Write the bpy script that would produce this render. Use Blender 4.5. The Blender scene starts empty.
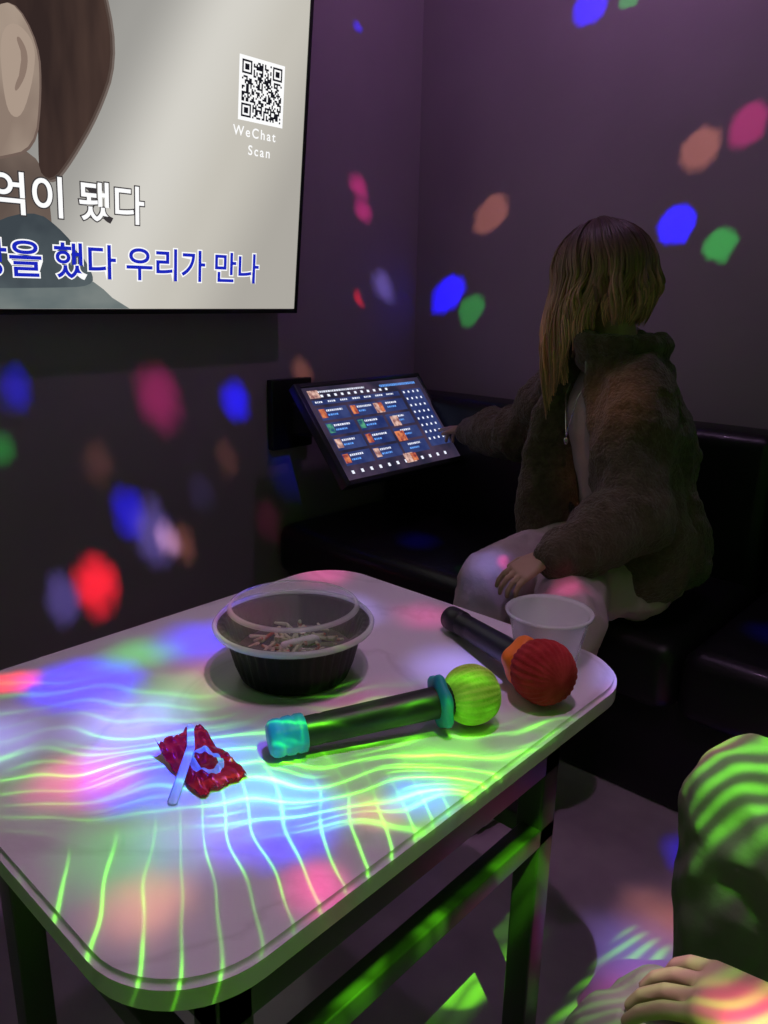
import bpy, bmesh, math, random
from mathutils import Vector, Matrix, noise
random.seed(7)
sc=bpy.context.scene
V=Vector
# ------------------------------------------------------------------ helpers
def newmat(name,col,rough=.5,metal=0,emit=None,es=1,spec=.5,trans=0,ior=1.45,coat=0,sheen=0,bump=None,vary=None,alpha=1):
    m=bpy.data.materials.new(name); m.use_nodes=True; nt=m.node_tree; b=nt.nodes['Principled BSDF']
    b.inputs['Base Color'].default_value=(*col,1); b.inputs['Roughness'].default_value=rough
    b.inputs['Metallic'].default_value=metal; b.inputs['Specular IOR Level'].default_value=spec
    b.inputs['Transmission Weight'].default_value=trans; b.inputs['IOR'].default_value=ior
    b.inputs['Coat Weight'].default_value=coat; b.inputs['Sheen Weight'].default_value=sheen
    b.inputs['Alpha'].default_value=alpha
    if emit: b.inputs['Emission Color'].default_value=(*emit,1); b.inputs['Emission Strength'].default_value=es
    tc=nt.nodes.new('ShaderNodeTexCoord')
    if vary:
        sc_,c2,lo,hi=vary
        n=nt.nodes.new('ShaderNodeTexNoise'); n.inputs['Scale'].default_value=sc_; n.inputs['Detail'].default_value=5
        nt.links.new(tc.outputs['Object'],n.inputs['Vector'])
        r=nt.nodes.new('ShaderNodeValToRGB'); r.color_ramp.elements[0].position=lo; r.color_ramp.elements[1].position=hi
        r.color_ramp.elements[0].color=(*col,1); r.color_ramp.elements[1].color=(*c2,1)
        nt.links.new(n.outputs['Fac'],r.inputs['Fac']); nt.links.new(r.outputs['Color'],b.inputs['Base Color'])
    if bump:
        s,st,dist=bump
        n=nt.nodes.new('ShaderNodeTexNoise'); n.inputs['Scale'].default_value=s; n.inputs['Detail'].default_value=4
        nt.links.new(tc.outputs['Object'],n.inputs['Vector'])
        bp=nt.nodes.new('ShaderNodeBump'); bp.inputs['Strength'].default_value=st; bp.inputs['Distance'].default_value=dist
        nt.links.new(n.outputs['Fac'],bp.inputs['Height']); nt.links.new(bp.outputs['Normal'],b.inputs['Normal'])
    return m
def emis(name,col,s=1,col2=None,scale=(6,6,1.5)):
    m=bpy.data.materials.new(name); m.use_nodes=True; nt=m.node_tree; nt.nodes.clear()
    e=nt.nodes.new('ShaderNodeEmission'); e.inputs[0].default_value=(*col,1); e.inputs[1].default_value=s
    if col2:
        tc=nt.nodes.new('ShaderNodeTexCoord'); mp=nt.nodes.new('ShaderNodeMapping'); mp.inputs['Scale'].default_value=scale; nt.links.new(tc.outputs['Object'],mp.inputs['Vector'])
        n=nt.nodes.new('ShaderNodeTexNoise'); n.inputs['Scale'].default_value=1.6; n.inputs['Detail'].default_value=3; nt.links.new(mp.outputs[0],n.inputs['Vector'])
        r=nt.nodes.new('ShaderNodeValToRGB'); r.color_ramp.elements[0].position=.35; r.color_ramp.elements[1].position=.65
        r.color_ramp.elements[0].color=(*col,1); r.color_ramp.elements[1].color=(*col2,1); nt.links.new(n.outputs['Fac'],r.inputs[0]); nt.links.new(r.outputs[0],e.inputs[0])
    o=nt.nodes.new('ShaderNodeOutputMaterial'); nt.links.new(e.outputs[0],o.inputs[0]); return m
def srgb(r,g,b):
    f=lambda c:(c/255/12.92 if c/255<=.04045 else ((c/255+.055)/1.055)**2.4)
    return (f(r),f(g),f(b))
def empty(name,loc=(0,0,0)):
    e=bpy.data.objects.new(name,None); sc.collection.objects.link(e); e.location=loc; e.empty_display_size=.1; return e
def link(name,me,m=None,parent=None,smooth=True):
    o=bpy.data.objects.new(name,me); sc.collection.objects.link(o)
    if m: me.materials.append(m)
    if smooth and hasattr(me,'polygons'):
        for p in me.polygons: p.use_smooth=True
    if parent: o.parent=parent
    return o
def bmo(name,bm,m=None,parent=None,smooth=True):
    me=bpy.data.meshes.new(name); bm.to_mesh(me); bm.free(); return link(name,me,m,parent,smooth)
def box(name,lo,hi,m,parent=None,bev=0,seg=3):
    bm=bmesh.new(); bmesh.ops.create_cube(bm,size=1)
    for v in bm.verts: v.co=V([(lo[i]+hi[i])/2+v.co[i]*(hi[i]-lo[i]) for i in range(3)])
    if bev: bmesh.ops.bevel(bm,geom=bm.edges[:],offset=bev,segments=seg,profile=.5,affect='EDGES')
    o=bmo(name,bm,m,parent,False)
    if bev:
        for p in o.data.polygons: p.use_smooth=True
        o.data.set_sharp_from_angle(angle=math.radians(40))
    return o
def lathe(name,prof,seg,m,parent=None,mat4=None,rib=None,smooth=True):
    bm=bmesh.new(); rings=[]
    for (r,z) in prof:
        ring=[]
        for i in range(seg):
            a=2*math.pi*i/seg; rr=r
            if rib: rr=rib(r,z,a)
            ring.append(bm.verts.new((rr*math.cos(a),rr*math.sin(a),z)))
        rings.append(ring)
    for a,b in zip(rings,rings[1:]):
        for i in range(seg):
            j=(i+1)%seg; bm.faces.new((a[i],a[j],b[j],b[i]))
    bmesh.ops.remove_doubles(bm,verts=bm.verts[:],dist=1e-6)
    bmesh.ops.recalc_face_normals(bm,faces=bm.faces[:])
    if mat4: bm.transform(mat4)
    return bmo(name,bm,m,parent,smooth)
_t=bmesh.new(); bmesh.ops.create_icosphere(_t,subdivisions=2,radius=1); SPH=[v.co.copy() for v in _t.verts]; _t.free()
def hull_into(bm,items):
    t=bmesh.new()
    for it in items:
        c=V(it[0]); r=it[1]
        if isinstance(r,(int,float)): r=(r,r,r)
        M=it[2] if len(it)>2 else None
        for s in SPH:
            p=V((s.x*r[0],s.y*r[1],s.z*r[2]))
            if M: p=M@p
            t.verts.new(c+p)
    res=bmesh.ops.convex_hull(t,input=t.verts[:])
    dead=[g for g in res['geom_interior'] if isinstance(g,bmesh.types.BMVert)]
    bmesh.ops.delete(t,geom=dead,context='VERTS')
    loose=[v for v in t.verts if not v.link_faces]; bmesh.ops.delete(t,geom=loose,context='VERTS')
    bmesh.ops.recalc_face_normals(t,faces=t.faces[:])
    me=bpy.data.meshes.new('tmp'); t.to_mesh(me); t.free(); bm.from_mesh(me); bpy.data.meshes.remove(me)
def bake(o):
    dg=bpy.context.evaluated_depsgraph_get(); me=bpy.data.meshes.new_from_object(o.evaluated_get(dg))
    o.modifiers.clear(); o.data=me
    for p in me.polygons: p.use_smooth=True
def blob(name,hulls,vox,m,parent=None,sm=6,disp=None,folds=None):
    bm=bmesh.new()
    for h in hulls: hull_into(bm,h)
    o=bmo(name,bm,m,parent)
    r=o.modifiers.new('r','REMESH'); r.mode='VOXEL'; r.voxel_size=vox; r.use_smooth_shade=True
    s=o.modifiers.new('s','SMOOTH'); s.iterations=sm; s.factor=.5
    if disp:
        for (size,st,kind) in disp:
            tx=bpy.data.textures.new(name+'_tx',kind); tx.noise_scale=size
            d=o.modifiers.new('d','DISPLACE'); d.texture=tx; d.strength=st; d.mid_level=.5; d.texture_coords='LOCAL'
    bake(o)
    if folds:
        me=o.data; ns=[v.normal.copy() for v in me.vertices]
        for v,n in zip(me.vertices,ns): v.co+=n*folds(v.co)
    return o
def chain(pts):
    return [[pts[i],pts[i+1]] for i in range(len(pts)-1)]
def frame(z,xhint=(0,0,1)):
    z=V(z).normalized(); x=V(xhint); x=(x-z*x.dot(z)).normalized(); y=z.cross(x)
    return Matrix((x,y,z)).transposed()
def poly(name,pts,x,m,parent,smooth=2):
    for _ in range(smooth):
        q=[]
        for i in range(len(pts)):
            a=pts[i]; b=pts[(i+1)%len(pts)]
            q.append((a[0]*.75+b[0]*.25,a[1]*.75+b[1]*.25)); q.append((a[0]*.25+b[0]*.75,a[1]*.25+b[1]*.75))
        pts=q
    pts=[(p[0],max(.0145,p[1])) for p in pts]
    bm=bmesh.new(); vs=[bm.verts.new((x,p[0],p[1])) for p in pts]; f=bm.faces.new(vs)
    bmesh.ops.triangulate(bm,faces=[f]); return bmo(name,bm,m,parent,False)
def quads(name,rects,x,m,parent):
    bm=bmesh.new()
    for (a,b,c,d) in rects:
        vs=[bm.verts.new((x,a,b)),bm.verts.new((x,c,b)),bm.verts.new((x,c,d)),bm.verts.new((x,a,d))]; bm.faces.new(vs)
    return bmo(name,bm,m,parent,False)
def text(name,body,size,x,y,z,m,parent,offset=0,align='RIGHT',space=1):
    c=bpy.data.curves.new(name,'FONT'); c.body=body; c.size=size; c.align_x=align; c.offset=offset; c.space_character=space
    c.materials.append(m); o=bpy.data.objects.new(name,c); sc.collection.objects.link(o)
    if parent: o.parent=parent
    o.matrix_basis=Matrix(((0,0,1,x),(1,0,0,y),(0,1,0,z),(0,0,0,1))); return o

# ------------------------------------------------------------------ camera
cd=bpy.data.cameras.new('camera'); cam=bpy.data.objects.new('camera',cd); sc.collection.objects.link(cam)
cd.sensor_fit='VERTICAL'; cd.sensor_height=24; cd.lens=24*775/1024; cd.clip_start=.02
cam.matrix_world=Matrix.Translation((2.07,0,1.24))@Matrix.Rotation(math.radians(42.2),4,'Z')@Matrix.Rotation(math.radians(74.4),4,'X')@Matrix.Rotation(math.radians(1.0),4,'Z')
sc.camera=cam
sc.view_settings.view_transform='Standard'
w=bpy.data.worlds.new('world'); sc.world=w; w.use_nodes=True; w.node_tree.nodes['Background'].inputs[0].default_value=(.02,.015,.03,1); w.node_tree.nodes['Background'].inputs[1].default_value=.2

# ------------------------------------------------------------------ room
wallm=newmat('wall_paint',(.40,.275,.395),.75,bump=(9,.15,.02),vary=(2.5,(.335,.23,.335),.3,.8))
ceilm=newmat('ceiling_paint',(.20,.16,.21),.9)
floorm=newmat('floor_tile',(.46,.34,.45),.22,vary=(5,(.32,.23,.32),.35,.7))
X1,Y0,Y1,Z1=4.0,-1.6,2.45,2.8
box('wall_left',(-.1,Y0-.1,0),(0,Y1+.1,Z1),wallm)
box('wall_back',(0,Y1,0),(X1,Y1+.1,Z1),wallm)
box('wall_right',(X1,Y0-.1,0),(X1+.1,Y1+.1,Z1),wallm)
box('wall_front',(0,Y0-.1,0),(X1,Y0,Z1),wallm)
box('floor',(-.1,Y0-.1,-.1),(X1+.1,Y1+.1,0),floorm)
box('ceiling',(-.1,Y0-.1,Z1),(X1+.1,Y1+.1,Z1+.1),ceilm)

# ------------------------------------------------------------------ TV
tv=empty('television',(.09,.885,1.18)); tv.rotation_euler=(0,math.radians(6),0)
blk=newmat('black_plastic',(.012,.012,.014),.35)
W,H=.855,.97
box('housing',(-.045,-W,0),(-.002,W,H),blk,tv,.006)
fr=[((-.006,-W,0),(.004,W,.014)),((-.006,-W,H-.012),(.004,W,H)),((-.006,-W,0),(.004,-W+.012,H)),((-.006,W-.012,0),(.004,W,H))]
for i,(a,b) in enumerate(fr): box('bezel_%d'%i,a,b,blk,tv,.002)
box('mount',(-.085,-.25,.22),(-.045,.25,.42),blk,tv)
sm=bpy.data.materials.new('tv_screen'); sm.use_nodes=True; nt=sm.node_tree; nt.nodes.clear()
tc=nt.nodes.new('ShaderNodeTexCoord'); sp=nt.nodes.new('ShaderNodeSeparateXYZ'); nt.links.new(tc.outputs['Object'],sp.inputs[0])
ad=nt.nodes.new('ShaderNodeMath'); ad.operation='MULTIPLY_ADD'; ad.inputs[1].default_value=-.55; ad.inputs[2].default_value=0
nt.links.new(sp.outputs['Z'],ad.inputs[0])
ad2=nt.nodes.new('ShaderNodeMath'); ad2.operation='ADD'; nt.links.new(ad.outputs[0],ad2.inputs[0]); nt.links.new(sp.outputs['Y'],ad2.inputs[1])
mr=nt.nodes.new('ShaderNodeMapRange'); mr.inputs[1].default_value=-.35; mr.inputs[2].default_value=.62; nt.links.new(ad2.outputs[0],mr.inputs[0])
cr=nt.nodes.new('ShaderNodeValToRGB'); cr.color_ramp.interpolation='EASE'; els=cr.color_ramp.elements
els[0].color=(*srgb(128,126,124),1); els[1].color=(*srgb(172,168,160),1); e=els.new(.25); e.color=(*srgb(158,156,151),1); e=els.new(.50); e.color=(*srgb(212,209,201),1); e=els.new(.72); e.color=(*srgb(198,194,184),1)
nt.links.new(mr.outputs[0],cr.inputs[0])
em=nt.nodes.new('ShaderNodeEmission'); em.inputs[1].default_value=1.0; nt.links.new(cr.outputs[0],em.inputs[0])
o_=nt.nodes.new('ShaderNodeOutputMaterial'); nt.links.new(em.outputs[0],o_.inputs[0])
quads('screen',[(-W+.01,.012,W-.01,H-.01)],0,sm,tv)
ps=lambda L:[(y-.885-.065,z) for y,z in L]
hairE=emis('video_hair',srgb(50,38,36),1,srgb(72,55,49),(7,7,1.5)); skinE=emis('video_skin',srgb(140,122,110),1,srgb(178,160,144),(3,3,2)); skinD=emis('video_skin_shade',srgb(96,82,75),1,srgb(122,106,96),(3,3,3))
shirt=emis('video_shirt',srgb(92,104,106),1,srgb(120,128,126),(3,3,6)); shirt2=emis('video_collar',srgb(62,70,76),1,srgb(84,94,98),(4,4,4)); hair2=emis('video_hair_soft',srgb(112,100,94)); hair3=emis('video_hair_soft_b',srgb(82,68,62))
HP=[(.32,.7),(.36,.84),(.48,.92),(.75,.945),(.96,.92),(1.08,.85),(1.15,.74),(1.17,.60),(1.12,.48),(1.05,.37),(1.0,.31),(.965,.34),(1.0,.5),(.9,.66),(.6,.70)]
def grow(L,g): return [((p[0]-.75)*(1+g)+.75,(p[1]-.62)*(1+g)+.62) for p in L]
poly('video_neck',ps([(.55,.0),(.55,.4),(.72,.42),(.98,.38),(1.0,.25),(1.0,.0)]),.0006,skinD,tv)
poly('video_shoulder',ps([(.1,-.1),(.2,.06),(.3,.11),(.55,.14),(.8,.12),(1.0,.12),(1.12,.08),(1.21,-.02),(1.2,-.1)]),.0012,shirt,tv)
poly('video_collar_shape',ps([(.5,.05),(.75,.06),(.98,.065),(1.10,.07),(1.1,.11),(1.03,.20),(.95,.25),(.8,.18),(.6,.17)]),.0015,shirt2,tv)
poly('video_hair_edge',ps(grow(HP,.03)),.0013,hair2,tv)
poly('video_hair_edge_b',ps(grow(HP,.015)),.0016,hair3,tv)
poly('video_hair_shape',ps(HP),.0019,hairE,tv)
FP=[(.38,.72),(.33,.56),(.36,.42),(.45,.3),(.58,.27),(.75,.32),(.88,.35),(.965,.38),(.985,.50),(.985,.60),(.93,.68),(.87,.62),(.84,.70),(.6,.74)]
poly('video_face_edge',ps(grow(FP,.02)),.0021,emis('video_face_edge_m',srgb(112,94,86)),tv)
poly('video_face',ps(FP),.0023,skinE,tv)
poly('video_ear',ps([(.90,.60),(.935,.635),(.98,.60),(.972,.53),(.94,.44),(.91,.44),(.90,.50)]),.0027,emis('video_ear',srgb(170,151,136)),tv)
poly('video_ear_inner',ps([(.945,.605),(.962,.575),(.955,.53),(.93,.49),(.925,.50),(.945,.54),(.948,.57),(.935,.60)]),.0031,emis('video_ear_inner_m',srgb(138,118,106)),tv)
quads('video_eye',[( .44-.95,.555,.52-.95,.575),(.62-.95,.555,.72-.95,.575)],.003,hairE,tv)
quads('video_mouth',[(.50-.95,.40,.60-.95,.415)],.003,emis('video_lips',srgb(140,80,80)),tv)
white=emis('lyric_white',(1,1,1),1.0); dark=emis('lyric_outline',srgb(60,56,58)); blue=emis('lyric_blue',srgb(28,40,185),1.0)
text('lyric_line_outline','지우지 못할 추억이 됐다',.100,.0036,1.185-.885,.240,dark,tv,.0045)
text('lyric_line','지우지 못할 추억이 됐다',.100,.0042,1.185-.885,.240,white,tv,.0015)
text('lyric_next_outline','사랑을 했다 우리가 만나',.092,.0036,1.575-.885,.098,white,tv,.0045)
text('lyric_next','사랑을 했다 우리가 만나',.092,.0042,1.575-.885,.098,blue,tv,.0012)
text('qr_caption','WeChat',.036,.0042,1.617-.885,.493,white,tv,.0005,'RIGHT',1.3)
text('qr_caption_b','Scan',.036,.0042,1.600-.885,.447,white,tv,.0005,'RIGHT',1.3)
qs,qy,qz=.152,1.485-.885,.538
quads('qr_board',[(qy-.005,qz-.005,qy+qs+.005,qz+qs+.005)],.0036,white,tv)
N=29; g=[[random.random()<.5 for _ in range(N)] for _ in range(N)]
for (a,b) in ((0,0),(0,N-7),(N-7,N-7)):
    for i in range(-1,8):
        for j in range(-1,8):
            if 0<=a+i<N and 0<=b+j<N:
                g[a+i][b+j]= (0<=i<=6 and 0<=j<=6) and (i in(0,6) or j in(0,6) or (2<=i<=4 and 2<=j<=4))
c=qs*.94/N; o0=qs*.03
quads('qr_code',[(qy+o0+i*c,qz+o0+j*c,qy+o0+(i+1)*c,qz+o0+(j+1)*c) for i in range(N) for j in range(N) if g[i][j]],.0042,emis('qr_dark',(.01,.01,.015)),tv)

# ------------------------------------------------------------------ song selector touchscreen
ts=empty('touchscreen_monitor',(.17,1.965,.957))
ang=math.atan2(.24,.287)
ux=V((math.cos(ang),0,math.sin(ang))); uz=V((-math.sin(ang),0,math.cos(ang)))
ts.matrix_basis=Matrix(((ux.x,0,uz.x,.17),(0,1,0,1.965),(ux.z,0,uz.z,.957),(0,0,0,1)))
grey=newmat('monitor_rim',(.05,.05,.06),.3,.3)
w2,h2=.305,.375
box('housing',(-.03,-w2,-h2),(-.001,w2,0),blk,ts,.008)
box('rim_left',(-.03,-w2-.008,-h2-.004),(.004,-w2+.014,.004),grey,ts,.003)
box('rim_right',(-.03,w2-.012,-h2-.004),(.004,w2+.004,.004),grey,ts,.003)
box('rim_top',(-.03,-w2,-.014),(.004,w2,.004),grey,ts,.003)
box('rim_bottom',(-.03,-w2,-h2-.004),(.004,w2,-h2+.014),grey,ts,.003)
quads('screen',[(-w2+.014,-h2+.014,w2-.012,-.014)],.0005,emis('ui_background',srgb(40,38,58),1,srgb(72,58,80),(6,6,6)),ts)
def px(u,v): return (-w2+.02+u*(2*w2-.04), -.02-v*(h2-.04))
def R4(u,v,du,dv):
    a=px(u,v+dv); b=px(u+du,v); return (a[0],a[1],b[0],b[1])
lt=emis('ui_text',srgb(225,228,245),1.2); bl=emis('ui_cyan',srgb(100,160,245),1.2); red_=emis('ui_orange',srgb(235,140,90),1,srgb(140,55,60),(40,40,40)); navy=emis('ui_panel',srgb(36,48,100),1,srgb(58,70,120),(9,9,9)); pnk=emis('ui_skin',srgb(235,195,180),1,srgb(140,90,90),(40,40,40)); grn=emis('ui_green',srgb(90,170,130),1,srgb(40,80,110),(40,40,40))
quads('ui_panels',[R4(.02,.13,.74,.055)]+[R4(.03+i*.25,.22+j*.17,.23,.14) for i in range(3) for j in range(4)]+[R4(.79,.12,.19,.72)],.001,navy,ts)
T=[];B_=[]
def words(u,v,du,dv,L):
    x=u
    while x<u+du:
        ww=random.uniform(.006,.014); L.append(R4(x,v,min(ww,u+du-x+.002),dv)); x+=ww+.006
words(.03,.03,.45,.022,T); words(.62,.03,.34,.03,B_)
for i in range(12): T.append(R4(.05+i*.055,.075,.02,.028))
for i in range(7): words(.04+i*.1,.145,.06,.02,T)
for i in range(3):
    for j in range(4):
        words(.09+i*.25,.245+j*.17,random.uniform(.08,.13),.022,T); words(.09+i*.25,.295+j*.17,random.uniform(.05,.1),.020,B_)
for i in range(4):
    for j in range(8): T.append(R4(.80+i*.045,.14+j*.085,.014,.026))
for i in range(12): T.append(R4(.04+i*.075,.925,.02,.036)); 
quads('ui_text_marks',T,.0015,lt,ts); quads('ui_blue_marks',B_,.0015,bl,ts)
quads('ui_thumbs',[R4(.035,.235+j*.17,.045,.10) for j in (0,3)]+[R4(.285,.235+j*.17,.045,.10) for j in (0,2)],.0018,red_,ts)
quads('ui_thumbs_b',[R4(.035,.235+j*.17,.045,.10) for j in (1,)]+[R4(.285,.235+j*.17,.045,.10) for j in (1,)],.0018,grn,ts)
quads('ui_cover',[R4(.48,.24,.07,.12),R4(.56,.42,.07,.12),R4(.5,.86,.09,.11),R4(.02,.02,.08,.09),R4(.285,.745,.045,.10),R4(.035,.575,.045,.10)],.002,pnk,ts)
quads('ui_cover_b',[R4(.52,.24,.035,.11),R4(.53,.60,.08,.12),R4(.56,.87,.05,.09)],.0024,red_,ts)
inv=ts.matrix_basis.inverted()
pl=box('mounting_plate',(.001,1.68,.72),(.03,1.86,.96),blk,ts,.004); pl.matrix_parent_inverse=inv
bm=bmesh.new(); hull_into(bm,[((.03,1.78,.86),.02),((.03,1.78,.78),.02),((.22,1.86,.80),.03)])
arm=bmo('support_arm',bm,blk,ts); arm.matrix_parent_inverse=inv

# ------------------------------------------------------------------ sofa
lea=newmat('black_leather',(.010,.009,.012),.36,spec=.45,bump=(60,.25,.004),coat=.05)
so=empty('leather_sofa',(0,0,0))
box('plinth',(.02,1.74,.0),(3.6,2.42,.30),lea,so,.015)
xs=[.015,1.47,2.55,3.62]
for i in range(3):
    box('seat_%d'%i,(xs[i],1.69,.27),(xs[i+1]-.004,2.33,.455),lea,so,.05,6)
    box('back_%d'%i,(xs[i],2.25,.40),(xs[i+1]-.004,2.445,.885),lea,so,.045,5)

# ------------------------------------------------------------------ table
tb=empty('coffee_table',(0,0,0))
tx0,tx1,ty0,ty1,rr,tt=.915,1.625,.235,1.105,.11,.68
bm=bmesh.new(); pts=[]
for (cx,cy,a0) in ((tx1-rr,ty1-rr,0),(tx0+rr,ty1-rr,90),(tx0+rr,ty0+rr,180),(tx1-rr,ty0+rr,270)):
    for k in range(13):
        a=math.radians(a0+k*7.5); pts.append((cx+rr*math.cos(a),cy+rr*math.sin(a)))
bot=[bm.verts.new((p[0],p[1],tt-.034)) for p in pts]; f=bm.faces.new(bot)
ex=bmesh.ops.extrude_face_region(bm,geom=[f]); 
for v in ex['geom']:
    if isinstance(v,bmesh.types.BMVert): v.co.z=tt
bmesh.ops.recalc_face_normals(bm,faces=bm.faces[:])
he=[e for e in bm.edges if abs(e.verts[0].co.z-e.verts[1].co.z)<1e-6]
bmesh.ops.bevel(bm,geom=he,offset=.006,segments=5,affect='EDGES')
marble=newmat('white_marble',(.72,.68,.74),.34,coat=.0)
nt=marble.node_tree; tc=nt.nodes['Texture Coordinate']
n=nt.nodes.new('ShaderNodeTexNoise'); n.inputs['Scale'].default_value=2.2; n.inputs['Detail'].default_value=6; n.inputs['Distortion'].default_value=1.2
nt.links.new(tc.outputs['Object'],n.inputs['Vector']); r=nt.nodes.new('ShaderNodeValToRGB')
E=r.color_ramp.elements; E[0].position=.47; E[0].color=(.80,.71,.81,1); E[1].position=.53; E[1].color=(.80,.71,.81,1); q=E.new(.5); q.color=(.70,.61,.70,1)
nt.links.new(n.outputs['Fac'],r.inputs['Fac']); nt.links.new(r.outputs['Color'],nt.nodes['Principled BSDF'].inputs['Base Color'])
top=bmo('top',bm,marble,tb,True); top.data.set_sharp_from_angle(angle=math.radians(60))
stl=newmat('dark_steel',(.08,.075,.08),.34,.2)
i0,i1,j0,j1=tx0+.08,tx1-.065,ty0+.10,ty1-.12
box('apron_right',(i1-.03,j0,.53),(i1,j1,.646),stl,tb,.003); box('apron_left',(i0,j0,.53),(i0+.03,j1,.646),stl,tb,.003)
box('apron_front',(i0,j0,.53),(i1,j0+.03,.646),stl,tb,.003); box('apron_back',(i0,j1-.03,.53),(i1,j1,.646),stl,tb,.003)
k=0
for x in (i0,i1-.045):
    for y in (j0,j1-.045):
        k+=1; box('leg_%d'%k,(x,y,0),(x+.045,y+.045,.646),stl,tb,.004)
box('rail_right',(i1-.035,j0,.40),(i1,j1,.435),stl,tb,.003); box('rail_left',(i0,j0,.40),(i0+.035,j1,.435),stl,tb,.003)
box('rail_front',(i0,j0,.40),(i1,j0+.035,.435),stl,tb,.003); box('rail_back',(i0,j1-.035,.40),(i1,j1,.435),stl,tb,.003)

# ------------------------------------------------------------------ takeaway bowl
bw=empty('takeaway_bowl',(1.245,.712,tt)); zs=1.22
def ribs(r,z,a): return r*(1+.018*math.cos(a*40)) if .006<z<.075 else r
bpm=newmat('bowl_black',(.006,.007,.006),.42,spec=.18)
lathe('bowl',[(a,b*zs) for a,b in [(0,.002),(.076,.001),(.083,.004),(.089,.020),(.100,.055),(.106,.064),(.114,.066),(.114,.069),(.104,.069),(.098,.055),(.086,.021),(.078,.007),(0,.005)]],160,bpm,bw,None,ribs)
clr=newmat('clear_plastic',(.93,.95,.95),.09,alpha=.13,spec=1.0,coat=.5)
lathe('lid',[(.117,.081),(.119,.086),(.117,.091),(.111,.091),(.109,.096),(.104,.106),(.098,.112),(.092,.114),(.06,.117),(0,.119)],96,clr,bw)
rimm=newmat('plastic_rim',(.85,.9,.9),.15,alpha=.5,coat=.5)
lathe('lid_rim',[(.115,.079),(.1205,.081),(.1215,.086),(.118,.0905),(.114,.088),(.115,.079)],96,rimm,bw)
lathe('lid_ridge',[(.099,.110),(.096,.1145),(.092,.1150),(.091,.113)],96,newmat('plastic_ridge',(.85,.9,.9),.15,alpha=.4),bw)
bm=bmesh.new()
for i in range(130):
    a=random.uniform(0,6.28); d=random.uniform(0,.072); p=V((d*math.cos(a),d*math.sin(a),random.uniform(.035,.058)))
    b=random.uniform(0,6.28); l=random.uniform(.006,.028); q=p+V((math.cos(b)*l,math.sin(b)*l,random.uniform(-.005,.010)))
    if (V((q.x,q.y,0))).length>.082: q=p
    hull_into(bm,[(p,random.uniform(.002,.004)),(q,random.uniform(.0015,.003))])
fm_=newmat('food',(.50,.54,.34),.6,vary=(45,(.45,.10,.05),.52,.60))
bmo('leftover_food',bm,fm_,bw)
lathe('broth',[(0,.040),(.088,.040)],64,newmat('broth_m',(.06,.06,.045),.3),bw)
bm=bmesh.new(); hull_into(bm,[((.0,-.02,.052),.006),((.03,.01,.062),.007),((.02,.03,.05),.006)]); bmo('crumpled_napkin',bm,newmat('napkin',(.8,.8,.78),.8),bw)

# ------------------------------------------------------------------ microphones
def mic(A,F,ringc,foamc,capc,foamR,capname,hexring):
    A=V(A);F=V(F); L=(F-A).length; M=Matrix.Translation(A)@frame(F-A,(0,0,1)).to_4x4()
    e=empty('microphone',tuple(A))
    def ad(o): o.matrix_parent_inverse=Matrix.Translation(-A)
    body=newmat('mic_body',(.012,.012,.014),.42,0,spec=.45)
    ad(lathe('handle',[(0,.004),(.0175,.004),(.019,.03),(.0195,.06),(.0185,.065),(.0195,.07),(.021,L-.06),(.0225,L-.045),(.0225,L-.02),(0,L-.02)],48,body,e,M))
    if capc:
        cm=newmat(capname,capc,.5,sheen=.2)
        ad(lathe('end_cap',[(0,-.004),(.018,-.004),(.0225,0),(.024,.006),(.0235,.012),(.022,.014),(.024,.018),(.0245,.026),(.0225,.029),(.0245,.033),(.024,.042),(.020,.044)],48,cm,e,M,lambda r,z,a:r*(1+.03*math.cos(8*a)) if r>.02 else r))
    else:
        ad(lathe('end_cap',[(0,-.012),(.017,-.012),(.021,-.008),(.0215,.028),(.019,.032)],48,newmat('mic_cap',(.015,.015,.018),.45),e,M))
    z0=L-.046
    def rb(r,z,a):
        return r*(1+.07*math.cos(hexring*a)) if r>.028 else r
    w_=.6 if capc else 1.3
    ad(lathe('anti_roll_ring',[(.020,z0-.012*w_),(.024,z0-.013*w_),(.0335,z0-.008*w_),(.036,z0-.003*w_),(.036,z0+.004*w_),(.0335,z0+.009*w_),(.025,z0+.013*w_),(.02,z0+.013*w_)],96,newmat('ring_rubber',ringc,.45),e,M,rb))
    fm=newmat('foam_'+capname,foamc,.95,bump=(300,.6,.002),vary=(40,tuple(min(1,c*1.5+.02) for c in foamc),.35,.7))
    prof=[]
    for i in range(25):
        t=math.pi*i/24; prof.append((foamR*(math.sin(t)**.8),L+ -foamR*.95*math.cos(t)))
    ad(lathe('foam_windscreen',prof,160,fm,e,M,lambda r,z,a:r*(1+.025*math.cos(a*26)+.012*math.sin(7*a))))
    return e
mic((1.398,.540,.7065),(1.528,.780,.7235),(.02,.25,.48),(.45,.62,.07),(.01,.22,.55),.040,'blue_rubber',6)
mic((1.328,1.002,.7035),(1.568,.897,.7285),(.95,.20,.015),(.36,.014,.02),None,.046,'red',5)

# ------------------------------------------------------------------ plastic cup
cp=empty('plastic_cup',(1.495,1.032,tt))
lathe('cup',[(0,.001),(.046,.001),(.050,.004),(.064,.074),(.069,.076),(.0705,.080),(.067,.082),(.0615,.076),(.048,.006),(0,.004)],96,newmat('milky_plastic',(.82,.82,.86),.25,alpha=.5,coat=.4),cp)

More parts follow.
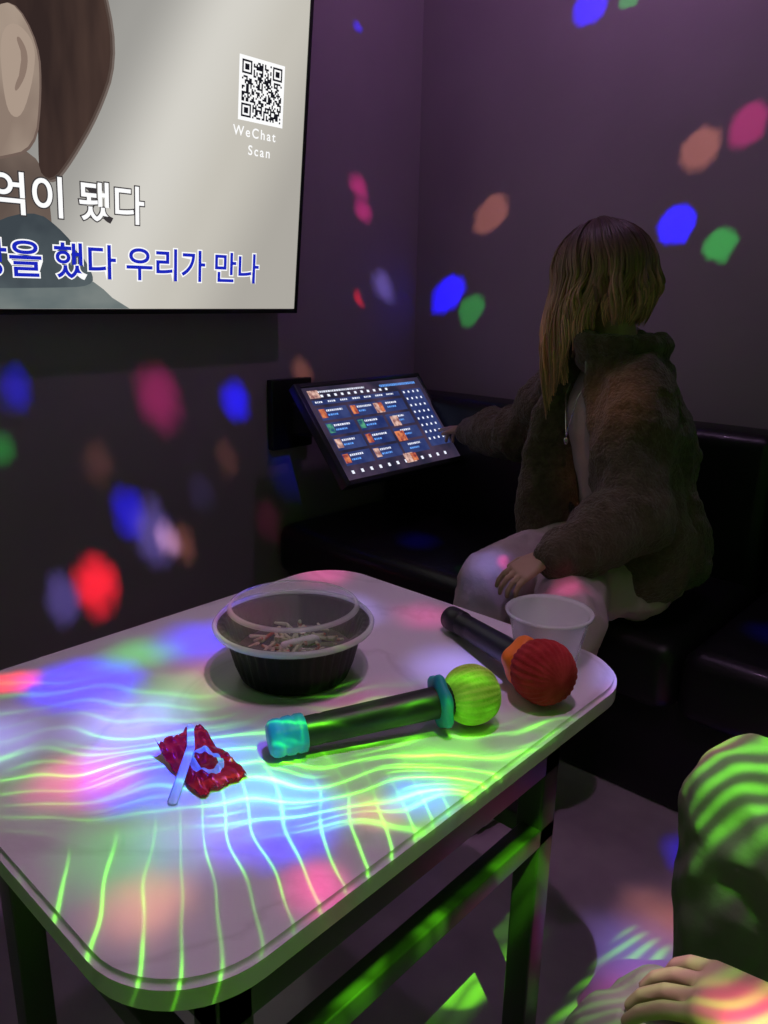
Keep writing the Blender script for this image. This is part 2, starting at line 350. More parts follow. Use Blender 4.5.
# ------------------------------------------------------------------ snack wrapper
wr=empty('snack_wrapper',(1.352,.468,tt))
bm=bmesh.new(); nx,ny=44,28; gv={}
for i in range(nx+1):
    for j in range(ny+1):
        u=i/nx-.5; v=j/ny-.5
        z=.003+.012*max(0,1-(2*abs(v))**2)*max(0,1-(2*abs(u))**4)+.012*abs(noise.noise(V((u*7,v*7,3))))+.0015*math.sin(v*60)*(abs(u)>.44)
        if u<-.2: z+=.05*(-.2-u)
        gv[i,j]=bm.verts.new((u*.112+.005*noise.noise(V((v*6,5,2))),v*(.066+.010*noise.noise(V((u*5,1,1)))),z))
for i in range(nx):
    for j in range(ny): bm.faces.new((gv[i,j],gv[i+1,j],gv[i+1,j+1],gv[i,j+1]))
bmesh.ops.solidify(bm,geom=bm.faces[:],thickness=.0012)
rm=newmat('red_foil',(.55,.01,.02),.28,.15,coat=.3)
nt=rm.node_tree; tc=nt.nodes['Texture Coordinate']
mp=nt.nodes.new('ShaderNodeMapping'); mp.inputs['Location'].default_value=(-.012*1/.03,0,0); mp.inputs['Scale'].default_value=(1/.030,1/.020,0); nt.links.new(tc.outputs['Object'],mp.inputs['Vector'])
ln=nt.nodes.new('ShaderNodeVectorMath'); ln.operation='LENGTH'; nt.links.new(mp.outputs[0],ln.inputs[0])
r=nt.nodes.new('ShaderNodeValToRGB'); r.color_ramp.interpolation='CONSTANT'; E=r.color_ramp.elements
E[0].color=(.6,.008,.02,1); E[1].position=.62; E[1].color=(.8,.75,.75,1); q=E.new(.92); q.color=(.75,.010,.03,1)
nt.links.new(ln.outputs['Value'],r.inputs['Fac']); nt.links.new(r.outputs['Color'],nt.nodes['Principled BSDF'].inputs['Base Color'])
o=bmo('foil',bm,rm,wr); o.rotation_euler=(0,0,math.radians(-14))
bm=bmesh.new(); hull_into(bm,[((-.052,.030,.024),(.005,.004,.001)),((-.012,-.005,.026),(.006,.004,.001))]); hull_into(bm,[((-.012,-.005,.026),(.006,.004,.001)),((.026,-.068,.003),(.007,.005,.001))]); bmo('paper_strip',bm,newmat('strip',(.75,.7,.72),.5,alpha=.7),wr)
wr.rotation_euler=(0,0,math.radians(8))

# ------------------------------------------------------------------ people helpers
skinm=newmat('skin',(.58,.36,.28),.5,spec=.4,vary=(12,(.52,.30,.24),.3,.8))
def hand(name,wr,dirn,back,thumb,curls,parent,size=1.0,spread=.09):
    d=V(dirn).normalized(); b=V(back); b=(b-d*b.dot(d)).normalized(); s=d.cross(b)*thumb
    wr=V(wr); P=lambda f,l,n: wr+(d*f+s*l+b*n)*size
    H=[[(P(-.05,0,0),.023*size),(P(0,.012,0),.017*size),(P(0,-.012,0),.017*size)],
       [(P(0,.012,0),.016*size),(P(0,-.014,0),.015*size),(P(.078,.028,0),.011*size),(P(.076,-.030,0),.010*size),(P(.03,.03,-.004),.013*size)]]
    for k,(l,ln) in enumerate(((.028,.072),(.009,.080),(-.011,.074),(-.030,.058))):
        cu=curls[k]; p=P(.078-abs(l)*.08,l,0); a=cu*.35; sp=(l/.03)*spread
        rad=[.0088,.0082,.0075,.0066]; q=p
        for i,fr_ in enumerate((.42,.32,.26)):
            v=(d*math.cos(a)-b*math.sin(a)+s*sp*math.cos(a)); nq=q+v*ln*fr_*size
            H.append([(q,rad[i]*size),(nq,rad[i+1]*size)]); q=nq; a+=cu*.75
    t0=P(.02,.028,-.006); t1=t0+(d*.75+s*.62-b*.2).normalized()*.036*size; t2=t1+(d*.95+s*.2-b*.25).normalized()*.030*size
    H+= [[(P(.01,.008,0),.015*size),(t0,.0125*size)],[(t0,.012*size),(t1,.0098*size)],[(t1,.0095*size),(t2,.0078*size)]]
    return blob(name,H,.0024,skinm,parent,3)
def head(name,C,h,u,parent,sz=1.0):
    h=V(h).normalized(); u=V(u); u=(u-h*u.dot(h)).normalized(); s=h.cross(u)
    M=Matrix((s,h,u)).transposed(); P=lambda a,f,z: V(C)+(s*a+h*f+u*z)*sz
    z=sz
    H=[[(P(0,-.012,.03),(.076*z,.092*z,.085*z),M)],
       [(P(0,.035,.03),(.062*z,.05*z,.06*z),M),(P(0,.062,-.095),(.020*z,.018*z,.016*z),M),(P(.045,.005,-.06),.018*z),(P(-.045,.005,-.06),.018*z),(P(0,.06,-.04),.03*z)],
       [(P(0,.088,.012),.007*z),(P(0,.108,-.022),.010*z),(P(.012,.096,-.027),.007*z),(P(-.012,.096,-.027),.007*z)],
       [(P(.018,.086,-.055),.006*z),(P(-.018,.086,-.055),.006*z),(P(0,.092,-.052),.006*z)],
       [(P(.015,.084,-.064),.006*z),(P(-.015,.084,-.064),.006*z),(P(0,.089,-.065),.007*z)],
       [(P(.03,.076,.032),.009*z),(P(-.03,.076,.032),.009*z)],
       [(P(.078,-.005,.02),(.007*z,.014*z,.018*z),M),(P(.076,.0,-.02),(.005*z,.009*z,.01*z),M)],
       [(P(-.078,-.005,.02),(.007*z,.014*z,.018*z),M),(P(-.076,.0,-.02),(.005*z,.009*z,.01*z),M)],
       [(P(0,-.02,-.03),.052*z),(P(0,-.035,-.15),.052*z)]]
    o=blob(name,H,.0045,skinm,parent,4)
    bm=bmesh.new()
    for a in (.03,-.03): hull_into(bm,[(P(a,.077,.012),.0115*z)])
    bmo(name+'_eyes',bm,newmat('eye',(.05,.04,.04),.2),parent)
    return M
def hair(name,C,h,u,parent,lenf,colroot,coltip,n=900,sz=1.0,rad=.0032,sweep=lambda a:0,wave=.006,puff=.0):
    h=V(h).normalized(); u=V(u); u=(u-h*u.dot(h)).normalized(); s=h.cross(u); C=V(C)
    hh=V((h.x,h.y,0)).normalized()
    cu=bpy.data.curves.new(name,'CURVE'); cu.dimensions='3D'; cu.bevel_depth=rad; cu.bevel_resolution=1; cu.use_fill_caps=True
    rx,ry,rz=.092*sz,.110*sz,.102*sz
    NL=44; lock=[(random.uniform(0,6.28),random.uniform(.7,1.3),random.uniform(-.012,.014),random.uniform(.75,1.12)) for _ in range(NL)]
    for i in range(n):
        az=random.uniform(-math.pi,math.pi)
        layer=random.uniform(-.009,.009)
        side=1 if az>0 else -1
        face=abs(az)<.75
        zmax=math.radians(98)
        pts=[]; pol0=math.radians(random.uniform(3,40))
        azs=az
        if face:
            if random.random()<.5: continue
            azs=side*random.uniform(.72,1.2)
        li=int((azs+math.pi)/(2*math.pi)*NL)%NL; ph,fq,lo,ll=lock[li]; ph+=random.uniform(-.5,.5)
        layer+=lo*.7
        K=9
        for k in range(K):
            t=k/(K-1); pol=pol0+(zmax-pol0)*t
            aa=azs if not face else side*(abs(az)*.3+(abs(azs)-abs(az)*.3)*min(1,t*1.6))
            lay=layer*t+puff*math.sin(t*math.pi*.5)
            x=math.sin(aa)*math.sin(pol)*(rx+lay); y=math.cos(aa)*math.sin(pol)*(ry+lay); zz=math.cos(pol)*(rz+layer*.5)
            wv=math.sin(t*5*fq+ph)*wave*.6*t
            pts.append(C+s*(x+wv*math.cos(aa))+h*(y-.012-wv*math.sin(aa))+u*(zz+.022))
        L=lenf(azs)*random.uniform(.72,1.08)*ll
        last=pts[-1]; out=(last-C); out.z=0; out=out.normalized(); tang=V((-out.y,out.x,0))
        sw=sweep(azs); K2=10
        for k in range(1,K2+1):
            t=k/K2
            p=last+V((0,0,-1))*L*t+out*(.008*math.sin(t*3.0)-.022*t*t)+tang*wave*(math.sin(t*6*fq+ph)-math.sin(ph))*min(1,t*2)+out*wave*.8*(math.cos(t*6*fq+ph)-math.cos(ph))*min(1,t*2)+hh*sw*t
            pts.append(p)
        sp=cu.splines.new('POLY'); sp.points.add(len(pts)-1)
        for k,p in enumerate(pts):
            sp.points[k].co=(*p,1); sp.points[k].radius=(1.15 if k<len(pts)-3 else 1.15*(len(pts)-k)/4)
    m=newmat(name+'_mat',colroot,.42,spec=.6); nt=m.node_tree; tc=nt.nodes['Texture Coordinate']; sp_=nt.nodes.new('ShaderNodeSeparateXYZ'); g_=nt.nodes.new('ShaderNodeNewGeometry')
    nt.links.new(g_.outputs['Position'],sp_.inputs[0]); mr=nt.nodes.new('ShaderNodeMapRange'); mr.inputs[1].default_value=C.z-.13; mr.inputs[2].default_value=C.z+.10
    nt.links.new(sp_.outputs['Z'],mr.inputs[0]); mx=nt.nodes.new('ShaderNodeMix'); mx.data_type='RGBA'; nt.links.new(mr.outputs[0],mx.inputs[0]); mx.inputs[6].default_value=(*coltip,1); mx.inputs[7].default_value=(*colroot,1)
    ri=nt.nodes.new('ShaderNodeMapRange'); ri.inputs[3].default_value=.55; ri.inputs[4].default_value=1.35; nt.links.new(g_.outputs['Random Per Island'],ri.inputs[0])
    sc2=nt.nodes.new('ShaderNodeVectorMath'); sc2.operation='SCALE'; nt.links.new(mx.outputs[2],sc2.inputs[0]); nt.links.new(ri.outputs[0],sc2.inputs['Scale'])
    nt.links.new(sc2.outputs[0],nt.nodes['Principled BSDF'].inputs['Base Color'])
    cu.materials.append(m); o=bpy.data.objects.new(name,cu); sc.collection.objects.link(o); o.parent=parent
    dg=bpy.context.evaluated_depsgraph_get(); me=bpy.data.meshes.new_from_object(o.evaluated_get(dg)); bpy.data.objects.remove(o); o=link(name,me,None,parent)
    return o

# ------------------------------------------------------------------ seated woman
wo=empty('seated_woman',(0,0,0))
fleece=newmat('brown_fleece',(.092,.060,.042),.95,sheen=.25,bump=(140,.8,.012),vary=(60,(.155,.105,.075),.35,.7))
knit=newmat('grey_knit',(.42,.35,.36),.9,bump=(90,.4,.004))
pants=newmat('pale_trousers',(.58,.44,.48),.85,bump=(14,.35,.02))
lat=V((.81,-.585,0)).normalized(); dep=V((-.585,-.81,0)).normalized()
def ax(z):
    P0,P1,P2=V((1.25,1.87,.58)),V((1.185,1.885,.85)),V((1.12,1.895,1.13))
    if z<.85: t=(z-.58)/.27; return P0.lerp(P1,t)
    t=(z-.85)/.28; return P1.lerp(P2,t)
def B(l,d,z): 
    p=ax(z); p=V((p.x,p.y,0))+lat*l+dep*d; p.z=z; return p
MB=Matrix((lat,dep,V((0,0,1)))).transposed()
blob('knit_top',[[(B(0,.0,.60),(.15,.11,.09),MB),(B(0,.01,.76),(.13,.10,.08),MB)],
     [(B(0,.01,.76),(.13,.10,.08),MB),(B(0,.02,.96),(.15,.105,.10),MB)],
     [(B(0,.02,.96),(.15,.105,.10),MB),(B(0,0,1.07),(.12,.06,.04),MB)],
     [(B(0,0,1.07),.062),(V((1.105,1.89,1.18)),.055)]],.010,knit,wo,6,[(.05,.01,'CLOUDS')])
lk,rk=V((1.325,1.42,.565)),V((1.04,1.53,.555))
def wrinkle(scale,amp,seed=0):
    def f(c):
        n=noise.noise(V((c.x*scale,c.y*scale,c.z*scale*.6+seed)))
        return amp*(1-2.2*abs(n))
    return f
lm,la=V((1.265,1.45,.31)),V((1.185,1.50,.10)); rmn,ra=rk+V((-.02,-.03,-.25)),rk+V((-.02,.02,-.45))
blob('trousers',[[(B(0,-.01,.575),(.17,.125,.105),MB),(B(0,.02,.68),(.14,.11,.06),MB)],
     [(B(.09,.03,.565),.098),(B(.10,.20,.565),.085)],[(B(.10,.20,.565),.085),(lk,.072)],
     [(B(-.09,.03,.565),.098),(B(-.10,.20,.565),.085)],[(B(-.10,.20,.565),.085),(rk,.072)],
     [(lk,.070),(lm,.060)],[(lm,.060),(la,.052)],
     [(rk,.070),(rmn,.064)],[(rmn,.064),(ra,.060)]],.009,pants,wo,5,None,lambda c:wrinkle(13,.010)(c)+wrinkle(28,.004,5)(c))
shoe=newmat('shoe',(.5,.5,.5),.6)
for i,kn in enumerate((la,ra)):
    f=V((kn.x,kn.y,0)); blob('shoe_%d'%(i+1),[[(f+V((0,.03,.05)),.042),(f+V((0,.02,.03)),.030),(f+V((-.03,-.16,.03)),(.04,.04,.028))]],.008,shoe,wo,3)
bm=bmesh.new()
for i in range(40):
    a=2*math.pi*i/40; p=B(math.cos(a)*.155,.012+math.sin(a)*.122,.705)
    a2=2*math.pi*(i+1)/40; q=B(math.cos(a2)*.155,.012+math.sin(a2)*.122,.705)
    hull_into(bm,[(p,(.005,.005,.016)),(q,(.005,.005,.016))])
bmo('belt',bm,newmat('belt_leather',(.01,.01,.01),.35),wo)
bm=bmesh.new(); 
pp=[B(-.05,.07,1.07),B(-.035,.115,1.0),B(-.01,.135,.93),B(0,.142,.90),B(.01,.135,.93),B(.035,.115,1.0),B(.05,.07,1.07)]
for a,b in zip(pp,pp[1:]): hull_into(bm,[(a,.0016),(b,.0016)])
hull_into(bm,[(pp[3]+V((0,0,-.012)),(.006,.006,.011))])
bmo('necklace',bm,newmat('silver',(.7,.7,.7),.25,1),wo)
Ls,Le,Lw=V((1.235,1.815,1.015)),V((1.335,1.69,.765)),V((1.255,1.515,.690))
Rs,Re,Rw=V((.965,2.02,1.02)),V((.80,2.03,.84)),V((.505,2.165,.80))
J=[]
J+=[[(B(0,-.07,1.03),(.14,.07,.07),MB),(B(0,-.09,.85),(.17,.08,.08),MB)],[(B(0,-.09,.85),(.17,.08,.08),MB),(B(0,-.085,.60),(.18,.085,.06),MB)]]
for sgn in (1,-1):
    fl_=-.03 if sgn>0 else .055
    J+=[[(B(.12*sgn,-.03,1.03),.065),(B(.14*sgn,.0,.85),.075),(B(.085*sgn,.09,1.02),.030),(B((.13 if sgn>0 else .115)*sgn,.125+fl_,.85),.030)],
        [(B(.14*sgn,.0,.85),.075),(B(.155*sgn,-.01,.60),.070),(B((.13 if sgn>0 else .115)*sgn,.125+fl_,.85),.030),(B((.145)*sgn,.125+fl_*1.5,.60),.032)],
        [(B(.085*sgn,.09,1.02),.028),(B(.06*sgn,.065,1.11),.024),(B(.12*sgn,-.03,1.03),.06),(B(.06*sgn,-.05,1.11),.035)]]
J+=chain([(Ls,.086),(Ls.lerp(Le,.5),.088),(Le,.084),(Le.lerp(Lw,.55),.074),(Lw,.054)])
J+=chain([(Rs,.085),(Rs.lerp(Re,.5),.080),(Re,.072),(Re.lerp(Rw,.6),.060),(Rw,.046)])
J+=[[(Ls,.08),(B(.08,-.04,1.08),.05)],[(Rs,.08),(B(-.08,-.04,1.08),.05)]]
cc=V((1.125,1.90,1.090)); last=None
for i in range(15):
    a=math.radians(34+i*(292/14)); p=cc+(dep*math.cos(a)*.098+lat*math.sin(a)*.100); q=p+V((0,0,.045))+(dep*math.cos(a)+lat*math.sin(a))*.026
    if last: J.append([(last[0],.020),(p,.020),(last[1],.018),(q,.018)])
    last=(p,q)
blob('fleece_jacket',J,.008,fleece,wo,5,None,lambda c:wrinkle(7,.018,2)(c)+wrinkle(15,.009,7)(c)+.0035*noise.noise(c*70))
bm=bmesh.new(); zp=[B(.062,.090,1.13),B(.075,.108,1.02),B(.098,.122,.85),B(.118,.115,.64)]
for a,b in zip(zp,zp[1:]): hull_into(bm,[(a,.004),(b,.004)])
bmo('zip',bm,newmat('zip_metal',(.3,.28,.27),.3,.8),wo)
hd=V((-.93,.06,-.20)); up=V((-.20,.02,1)); HC=V((1.09,1.87,1.292))
head('head',HC,hd,up,wo,1.03)
LF=lambda a:(.30 if abs(a)<1.35 else (.29-.16*min(1,(abs(a)-1.35)/.9)))
SW=lambda a:(.0 if abs(a)<1.0 else .055*max(0,1-abs(abs(a)-1.5)/.8))
hair('hair',HC,hd,up,wo,LF,(.085,.045,.032),(.85,.44,.28),2300,1.10,.0023,SW,.010,.006)  # orange-brown tips, their colour also brightened for coloured light caught on the ends
hair('hair_inner',HC,hd,up,wo,lambda a:LF(a)*.85,(.06,.03,.022),(.45,.23,.14),700,1.03,.005,SW,.007)
hand('left_hand',Lw+V((-.030,-.045,-.014)),(-.45,-.80,-.45),(.1,-.4,.9),1,(.55,.6,.65,.7),wo,.86)
hand('right_hand',Rw+(V((.33,2.243,.771))-Rw).normalized()*.035,(V((.345,2.235,.775))-Rw),(0,.1,1),-1,(.12,.75,.9,.95),wo,.93)

# ------------------------------------------------------------------ companion in the foreground
co=empty('seated_companion',(0,0,0))
kA,kB=V((1.870,.965,.600)),V((1.885,.620,.505)); hpA,hpB=V((2.38,.90,.585)),V((2.38,.70,.585))
def gather(k,amp,nf):
    def f(c):
        d=c-k; r=d.length
        if r>.22: return 0
        return amp*(1-r/.22)*math.sin(nf*math.atan2(d.y,d.x-d.z*.6)+90*r*.3+4*noise.noise(c*9))
    return f
gA,gB=gather(kA+V((.05,0,.03)),.007,7),gather(kB+V((.05,0,.05)),.007,9)
cpants=newmat('companion_trousers',(.30,.27,.25),.8,bump=(30,.3,.01))
blob('trousers',[[(hpA,.115),(hpB,.115),(V((2.43,.80,.66)),(.14,.16,.12))],
   [(hpA,.110),(V((2.12,.94,.60)),.110)],[(V((2.12,.94,.60)),.110),(kA,.104)],[(hpB,.110),(V((2.12,.66,.55)),.100)],[(V((2.12,.66,.55)),.100),(kB,.088)],
   [(kA,.102),(kA+V((.0,.0,-.28)),.088)],[(kA+V((0,0,-.28)),.088),(kA+V((.05,0,-.51)),.062)],
   [(kB,.088),(kB+V((.02,0,-.22)),.080)],[(kB+V((.02,0,-.22)),.080),(kB+V((.06,0,-.41)),.060)]],.007,cpants,co,5,None,lambda c:wrinkle(10,.008,3)(c)+wrinkle(20,.004,9)(c)+gA(c)+gB(c))
for i,kn in enumerate((kA,kB)):
    f=V((kn.x+.05,kn.y,0)); blob('shoe_%d'%(i+1),[[(f+V((.03,0,.05)),.045),(f+V((-.15,0,.032)),(.04,.042,.03))]],.008,shoe,co,3)
dj=newmat('dark_jacket',(.05,.05,.06),.8)
blob('jacket',[[(V((2.43,.80,.66)),(.15,.19,.08)),(V((2.50,.80,.95)),(.13,.18,.10))],[(V((2.50,.80,.95)),(.13,.18,.10)),(V((2.50,.80,1.12)),(.09,.19,.06))],
   [(V((2.50,.59,1.10)),.07),(V((2.42,.53,.83)),.06)],[(V((2.42,.53,.83)),.06),(V((2.06,.632,.68)),.042)],
   [(V((2.50,1.01,1.10)),.07),(V((2.47,1.08,.85)),.06)],[(V((2.47,1.08,.85)),.06),(V((2.27,.96,.75)),.045)]],.012,dj,co,4,[(.08,.02,'CLOUDS')])
head('head',V((2.46,.80,1.37)),(-1,.1,-.1),(0,0,1),co)
hair('hair',V((2.46,.80,1.37)),(-1,.1,-.1),(0,0,1),co,lambda a:.03,(.02,.015,.012),(.03,.02,.015),500,1.05,.006)
hand('left_hand',V((1.990,.628,.645)),(-1,-.10,-.16),(0,0,1),-1,(.45,.50,.50,.55),co,1.0,.16)
hand('right_hand',V((2.25,.955,.745)),(-1,-.1,-.15),(0,0,1),1,(.3,.35,.4,.45),co)
st=empty('padded_stool',(0,0,0))
lathe('cushion',[(0,.38),(.20,.38),(.215,.395),(.215,.43),(.20,.455),(0,.46)],64,lea,st,Matrix.Translation((2.47,.80,0)))
lathe('pedestal',[(.19,0),(.19,.015),(.04,.03),(.035,.38)],48,stl,st,Matrix.Translation((2.47,.80,0)))

# ------------------------------------------------------------------ lights
LP=V((1.75,.60,2.60))
spots=[]
BL=(.006,.004,1.0);GR=(.04,1,.10);MG=(1,.04,.32);TN=(1,.45,.22);RD=(1,.015,.03);LV=(.32,.32,1);WH=(1,.70,.85)
def S(p,c,r,g=1,soft=None): spots.append((V(p),c,r,g,soft))
y=2.45
S((.68,y,2.12),BL,.024,1.7);S((.81,y,2.12),GR,.015,.5);S((1.205,y,1.72),MG,.026,.40);S((1.075,y,1.67),TN,.027,.38);S((.345,y,1.53),TN,.024,.34)
S((1.03,y,1.46),BL,.023,3.0);S((1.17,y,1.40),GR,.020,.62);S((.165,y,1.25),BL,.023,3.0);S((.275,y,1.19),GR,.018,.45)
S((1.9,y,1.9),MG,.03,.4);S((1.7,y,1.5),BL,.025,2);S((2.3,y,1.6),GR,.025,.6);S((2.7,y,1.9),TN,.03,.5)
for p,c,r,g in [((2.12,1.61),MG,.017,.55),((2.14,1.53),MG,.016,.55),((2.26,1.27),LV,.021,.5),((2.12,1.23),RD,.011,.7),((2.11,2.11),BL,.009,1.0),((1.84,.98),TN,.018,.24),
  ((1.27,.93),MG,.035,.38),((1.55,.90),BL,.023,1.7),((.85,.99),BL,.021,.6),((.79,.84),GR,.018,.35),((1.06,.76),TN,.022,.08),((1.51,.71),TN,.020,.08),
  ((1.02,.40),RD,.026,2.2),((.92,.39),LV,.022,.38),((1.27,.49),WH,.018,.65),((1.14,.60),BL,.023,1.0),((1.32,.46),TN,.019,.22),((1.67,.47),MG,.022,.05),((1.22,.52),LV,.030,.50),((1.40,.62),LV,.02,.05),
  ((.4,.9),MG,.03,.6),((.1,.7),BL,.03,1),((-.4,.9),GR,.03,.6),((1.78,.64),BL,.035,.12)]:
    S((0,p[0],p[1]),c,r,g,.2)
for p,c,r,g in [((1.05,.47),BL,.045,2.0),((1.31,.43),BL,.050,2.0),((1.49,.47),BL,.045,1.7),((1.58,.61),BL,.026,.9),((.97,.40),RD,.020,1.6),((1.27,.36),MG,.038,.6),((1.60,.43),MG,.022,.6),
  ((1.50,.30),TN,.030,.35),((1.56,.55),MG,.022,.35),((1.02,.58),GR,.036,.35),((.96,1.04),MG,.035,.35),((1.05,.68),BL,.045,.9),((1.12,.92),LV,.05,.5),((1.25,1.02),MG,.035,.25),((1.1,.30),LV,.05,.5),((1.42,.33),GR,.045,.25),((1.45,.40),LV,.045,.35),((1.18,.55),GR,.045,.30),((1.42,.9),LV,.05,.45),((1.20,.46),LV,.05,.8),((1.4,.7),MG,.05,.12),((1.36,.50),BL,.05,.5),((1.18,.62),MG,.05,.2)]:
    S((p[0],p[1],.68),c,r,g,.05)
for p,c,r,g in [((1.75,1.45),MG,.05,.6),((1.60,1.62),BL,.03,.8),((1.95,1.3),RD,.03,.4),((1.62,1.38),TN,.04,.30),((1.72,1.15),MG,.055,.5),((2.2,1.4),GR,.05,.4),((1.85,1.62),MG,.04,.5),((1.62,1.25),LV,.05,.4)]:
    S((p[0],p[1],0),c,r,g,.05)
S((.5,1.9,.455),BL,.030,1.2,.1);S((.8,1.80,.455),GR,.02,.5);S((1.6,1.95,.455),BL,.03,1.0,.1);S((1.23,1.72,1.0),TN,.060,.12,.0);S((1.97,.60,.65),MG,.030,1.3,.1);S((1.86,.64,.62),WH,.035,.4,.1);S((1.3,1.45,.6),MG,.022,.3,.1);S((1.06,1.5,.6),LV,.035,.25,.1);S((1.08,1.53,.6),MG,.012,.4,.1)
def light_nodes(l):
    l.use_nodes=True; nt=l.node_tree; nt.nodes.clear()
    out=nt.nodes.new('ShaderNodeOutputLight'); em=nt.nodes.new('ShaderNodeEmission'); nt.links.new(em.outputs[0],out.inputs[0])
    g=nt.nodes.new('ShaderNodeNewGeometry'); return nt,em,g.outputs['Incoming']
dl=bpy.data.lights.new('disco_beams','POINT'); dl.energy=300; dl.shadow_soft_size=.0
dlo=bpy.data.objects.new('disco_beam_light',dl); sc.collection.objects.link(dlo); dlo.location=LP
nt,em,I=light_nodes(dl)
nz=nt.nodes.new('ShaderNodeTexNoise'); nz.inputs['Scale'].default_value=45; nz.inputs['Detail'].default_value=3; nt.links.new(I,nz.inputs['Vector'])
sb=nt.nodes.new('ShaderNodeVectorMath'); sb.operation='MULTIPLY_ADD'; nt.links.new(nz.outputs['Color'],sb.inputs[0]); sb.inputs[1].default_value=(.018,.018,.018)
ad=nt.nodes.new('ShaderNodeVectorMath'); ad.operation='SUBTRACT'; nt.links.new(I,ad.inputs[0]); ad.inputs[1].default_value=(.009,.009,.009); nt.links.new(ad.outputs[0],sb.inputs[2])
nm=nt.nodes.new('ShaderNodeVectorMath'); nm.operation='NORMALIZE'; nt.links.new(sb.outputs[0],nm.inputs[0]); D=nm.outputs[0]
acc=None
for (p,c,r,gn,soft) in spots:
    v=p-LP; d2=v.length_squared; v.normalize()
    dp=nt.nodes.new('ShaderNodeVectorMath'); dp.operation='DISTANCE'; nt.links.new(D,dp.inputs[0]); dp.inputs[1].default_value=v
    mr=nt.nodes.new('ShaderNodeMapRange'); mr.interpolation_type='SMOOTHSTEP'; nt.links.new(dp.outputs['Value'],mr.inputs[0])
    if soft is None: soft=.66
    mr.inputs[1].default_value=r*1.15; mr.inputs[2].default_value=r*soft; mr.inputs[3].default_value=0; mr.inputs[4].default_value=gn*d2/4
    ma=nt.nodes.new('ShaderNodeVectorMath'); ma.operation='MULTIPLY_ADD'; nt.links.new(mr.outputs[0],ma.inputs[0]); ma.inputs[1].default_value=c
    if acc: nt.links.new(acc,ma.inputs[2])
    else: ma.inputs[2].default_value=(0,0,0)
    acc=ma.outputs[0]
nt.links.new(acc,em.inputs[0]); em.inputs[1].default_value=1
fl=bpy.data.lights.new('disco_flood','SPOT'); fl.energy=30; fl.color=(1,.60,.95); fl.spot_size=math.radians(78); fl.spot_blend=.9; fl.shadow_soft_size=.03
flo=bpy.data.objects.new('disco_flood_light',fl); sc.collection.objects.link(flo); flo.location=(1.75,.60,2.59)
# green laser projector
L2=V((2.30,.45,2.40))
gl=bpy.data.lights.new('laser','POINT'); gl.energy=400; gl.shadow_soft_size=.0
glo=bpy.data.objects.new('green_laser_light',gl); sc.collection.objects.link(glo); glo.location=L2
nt,em,I=light_nodes(gl)
def M(op,a,b=None,c=None,clamp=False):
    n=nt.nodes.new('ShaderNodeMath'); n.operation=op; n.use_clamp=clamp
    for i,x in enumerate((a,b,c)):
        if x is None: continue
        if isinstance(x,(int,float)): n.inputs[i].default_value=x
        else: nt.links.new(x,n.inputs[i])
    return n.outputs[0]
def SS(x,a,b):
    n=nt.nodes.new('ShaderNodeMapRange'); n.interpolation_type='SMOOTHSTEP'; nt.links.new(x,n.inputs[0]); n.inputs[1].default_value=min(a,b); n.inputs[2].default_value=max(a,b)
    if a>b: n.inputs[3].default_value=1; n.inputs[4].default_value=0
    return n.outputs[0]
sx=nt.nodes.new('ShaderNodeSeparateXYZ'); nt.links.new(I,sx.inputs[0])
nz_=M('MAXIMUM',M('MULTIPLY',sx.outputs['Z'],-1),.05); k=L2.z-.68
tx=M('ADD',M('MULTIPLY',M('DIVIDE',sx.outputs['X'],nz_),k),L2.x); ty=M('ADD',M('MULTIPLY',M('DIVIDE',sx.outputs['Y'],nz_),k),L2.y)
cb=nt.nodes.new('ShaderNodeCombineXYZ'); nt.links.new(tx,cb.inputs[0]); nt.links.new(ty,cb.inputs[1])
def NZ(scale,detail,off=0):
    n=nt.nodes.new('ShaderNodeTexNoise'); n.inputs['Scale'].default_value=scale; n.inputs['Detail'].default_value=detail
    v=nt.nodes.new('ShaderNodeVectorMath'); v.operation='ADD'; nt.links.new(cb.outputs[0],v.inputs[0]); v.inputs[1].default_value=(off,off*.7,0); nt.links.new(v.outputs[0],n.inputs['Vector']); return n.outputs['Fac']
N1=NZ(3.5,1); N2=NZ(7,2); N3=NZ(9,1); N4=NZ(5,1,4.3); N5=NZ(11,0,8.1)
wob=M('ADD',M('MULTIPLY',M('SUBTRACT',N1,.5),.16),M('MULTIPLY',M('SUBTRACT',N5,.5),.020))
wob2=M('ADD',M('MULTIPLY',M('SUBTRACT',N4,.5),.20),M('MULTIPLY',M('SUBTRACT',N5,.5),.030))
dx=M('SUBTRACT',tx,1.38)
vA=M('ADD',M('ADD',M('ADD',ty,M('MULTIPLY',dx,.25)),M('MULTIPLY',M('MULTIPLY',dx,dx),1.0)),wob)
sA=M('ABSOLUTE',M('SINE',M('MULTIPLY',vA,math.pi/.037)))
lA=M('ADD',M('POWER',sA,90),M('MULTIPLY',M('POWER',sA,6),.05))
mA=M('MULTIPLY',M('MULTIPLY',SS(tx,1.36,1.44),SS(ty,.72,.58)),SS(tx,1.632,1.622))
lA=M('MULTIPLY',M('MULTIPLY',lA,mA),M('ADD',M('MULTIPLY',SS(N2,.40,.58),.75),.25))
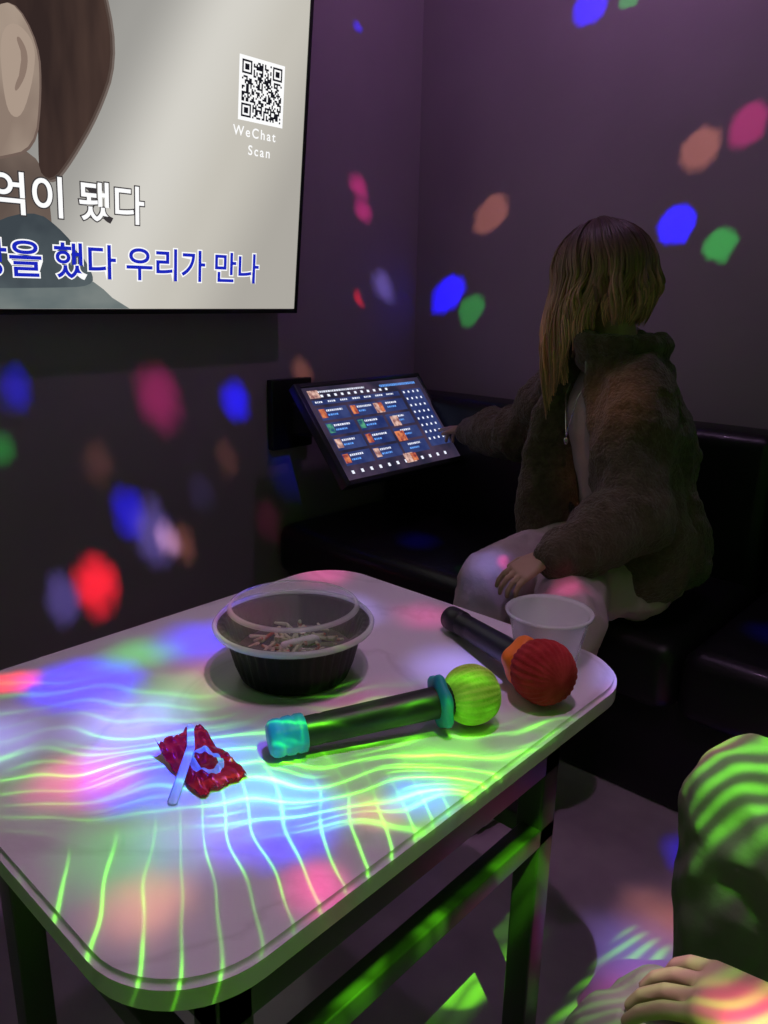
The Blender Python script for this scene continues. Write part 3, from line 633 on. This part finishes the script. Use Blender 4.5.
# family B : long curved streaks sweeping along the table
vB=M('ADD',M('SUBTRACT',tx,M('MULTIPLY',ty,1.1)),M('ADD',wob2,M('MULTIPLY',M('MULTIPLY',ty,ty),.3)))
sB=M('ABSOLUTE',M('SINE',M('MULTIPLY',vB,math.pi/.047)))
sB2=M('ABSOLUTE',M('SINE',M('MULTIPLY',M('ADD',vB,M('MULTIPLY',ty,.12)),math.pi/.029)))
lB=M('ADD',M('ADD',M('MULTIPLY',M('POWER',sB,40),1.3),M('MULTIPLY',M('POWER',sB2,16),M('MULTIPLY',SS(N3,.42,.6),.9))),M('MULTIPLY',M('ADD',M('POWER',sB,3),1.0),.26))
cen=M('SUBTRACT',M('SUBTRACT',tx,M('MULTIPLY',ty,1.1)),.83)
bright=M('ADD',M('MULTIPLY',SS(tx,1.22,1.50),1.1),.30)
mB=M('MULTIPLY',M('MULTIPLY',SS(M('ABSOLUTE',cen),.22,.03),bright),M('ADD',M('MULTIPLY',SS(N2,.36,.56),.7),.3))
lB=M('MULTIPLY',M('MULTIPLY',lB,mB),SS(tx,1.632,1.622))
mD=M('MULTIPLY',M('MULTIPLY',SS(M('ABSOLUTE',M('SUBTRACT',cen,-.22)),.16,.02),SS(N1,.35,.6)),.20)
lD=M('MULTIPLY',M('MULTIPLY',M('POWER',sB,10),mD),SS(tx,1.632,1.622))
# beams passing the table edge : legs, rail and the companion's knees
far=SS(tx,1.77,1.79); stripe=M('ADD',M('POWER',sB2,3),.10)
kneeA=M('MULTIPLY',far,M('MULTIPLY',SS(ty,.82,.87),SS(ty,1.09,1.05))); kneeB=M('MULTIPLY',far,M('MULTIPLY',SS(ty,.71,.67),M('ADD',M('MULTIPLY',SS(N3,.42,.55),.7),.25)))
edge=M('MULTIPLY',M('MULTIPLY',M('MULTIPLY',SS(tx,1.635,1.645),SS(tx,1.71,1.68)),SS(ty,1.00,.95)),M('ADD',SS(N3,.46,.56),.12))
lC=M('ADD',M('MULTIPLY',stripe,M('ADD',M('MULTIPLY',kneeA,.95),M('MULTIPLY',kneeB,.75))),M('MULTIPLY',M('MULTIPLY',edge,M('ADD',M('MULTIPLY',sB,.6),.4)),1.8))
tot=M('ADD',M('ADD',M('ADD',M('MULTIPLY',lA,.70),M('MULTIPLY',lB,1.05)),lC),lD)
em.inputs[0].default_value=(.16,1,.015,1); nt.links.new(tot,em.inputs[1])
cl=bpy.data.lights.new('downlight','POINT'); cl.energy=8.0; cl.color=(.88,.52,1); cl.shadow_soft_size=.04
clo=bpy.data.objects.new('ceiling_downlight_lamp',cl); sc.collection.objects.link(clo); clo.location=(.95,1.80,2.68)
# fixtures
fx=empty('disco_light_fixture',(0,0,0))
lathe('base',[(0,2.8),(.09,2.8),(.09,2.73),(.0,2.73)],48,blk,fx,Matrix.Translation((1.75,.6,0)))
fx2=empty('laser_projector',(0,0,0)); box('body',(2.23,.37,2.68),(2.37,.53,2.8),blk,fx2,.01)
fx3=empty('ceiling_downlight',(0,0,0)); lathe('trim',[(.05,2.8),(.075,2.8),(.075,2.785),(.05,2.785),(.05,2.8)],48,blk,fx3,Matrix.Translation((.95,1.8,0)))
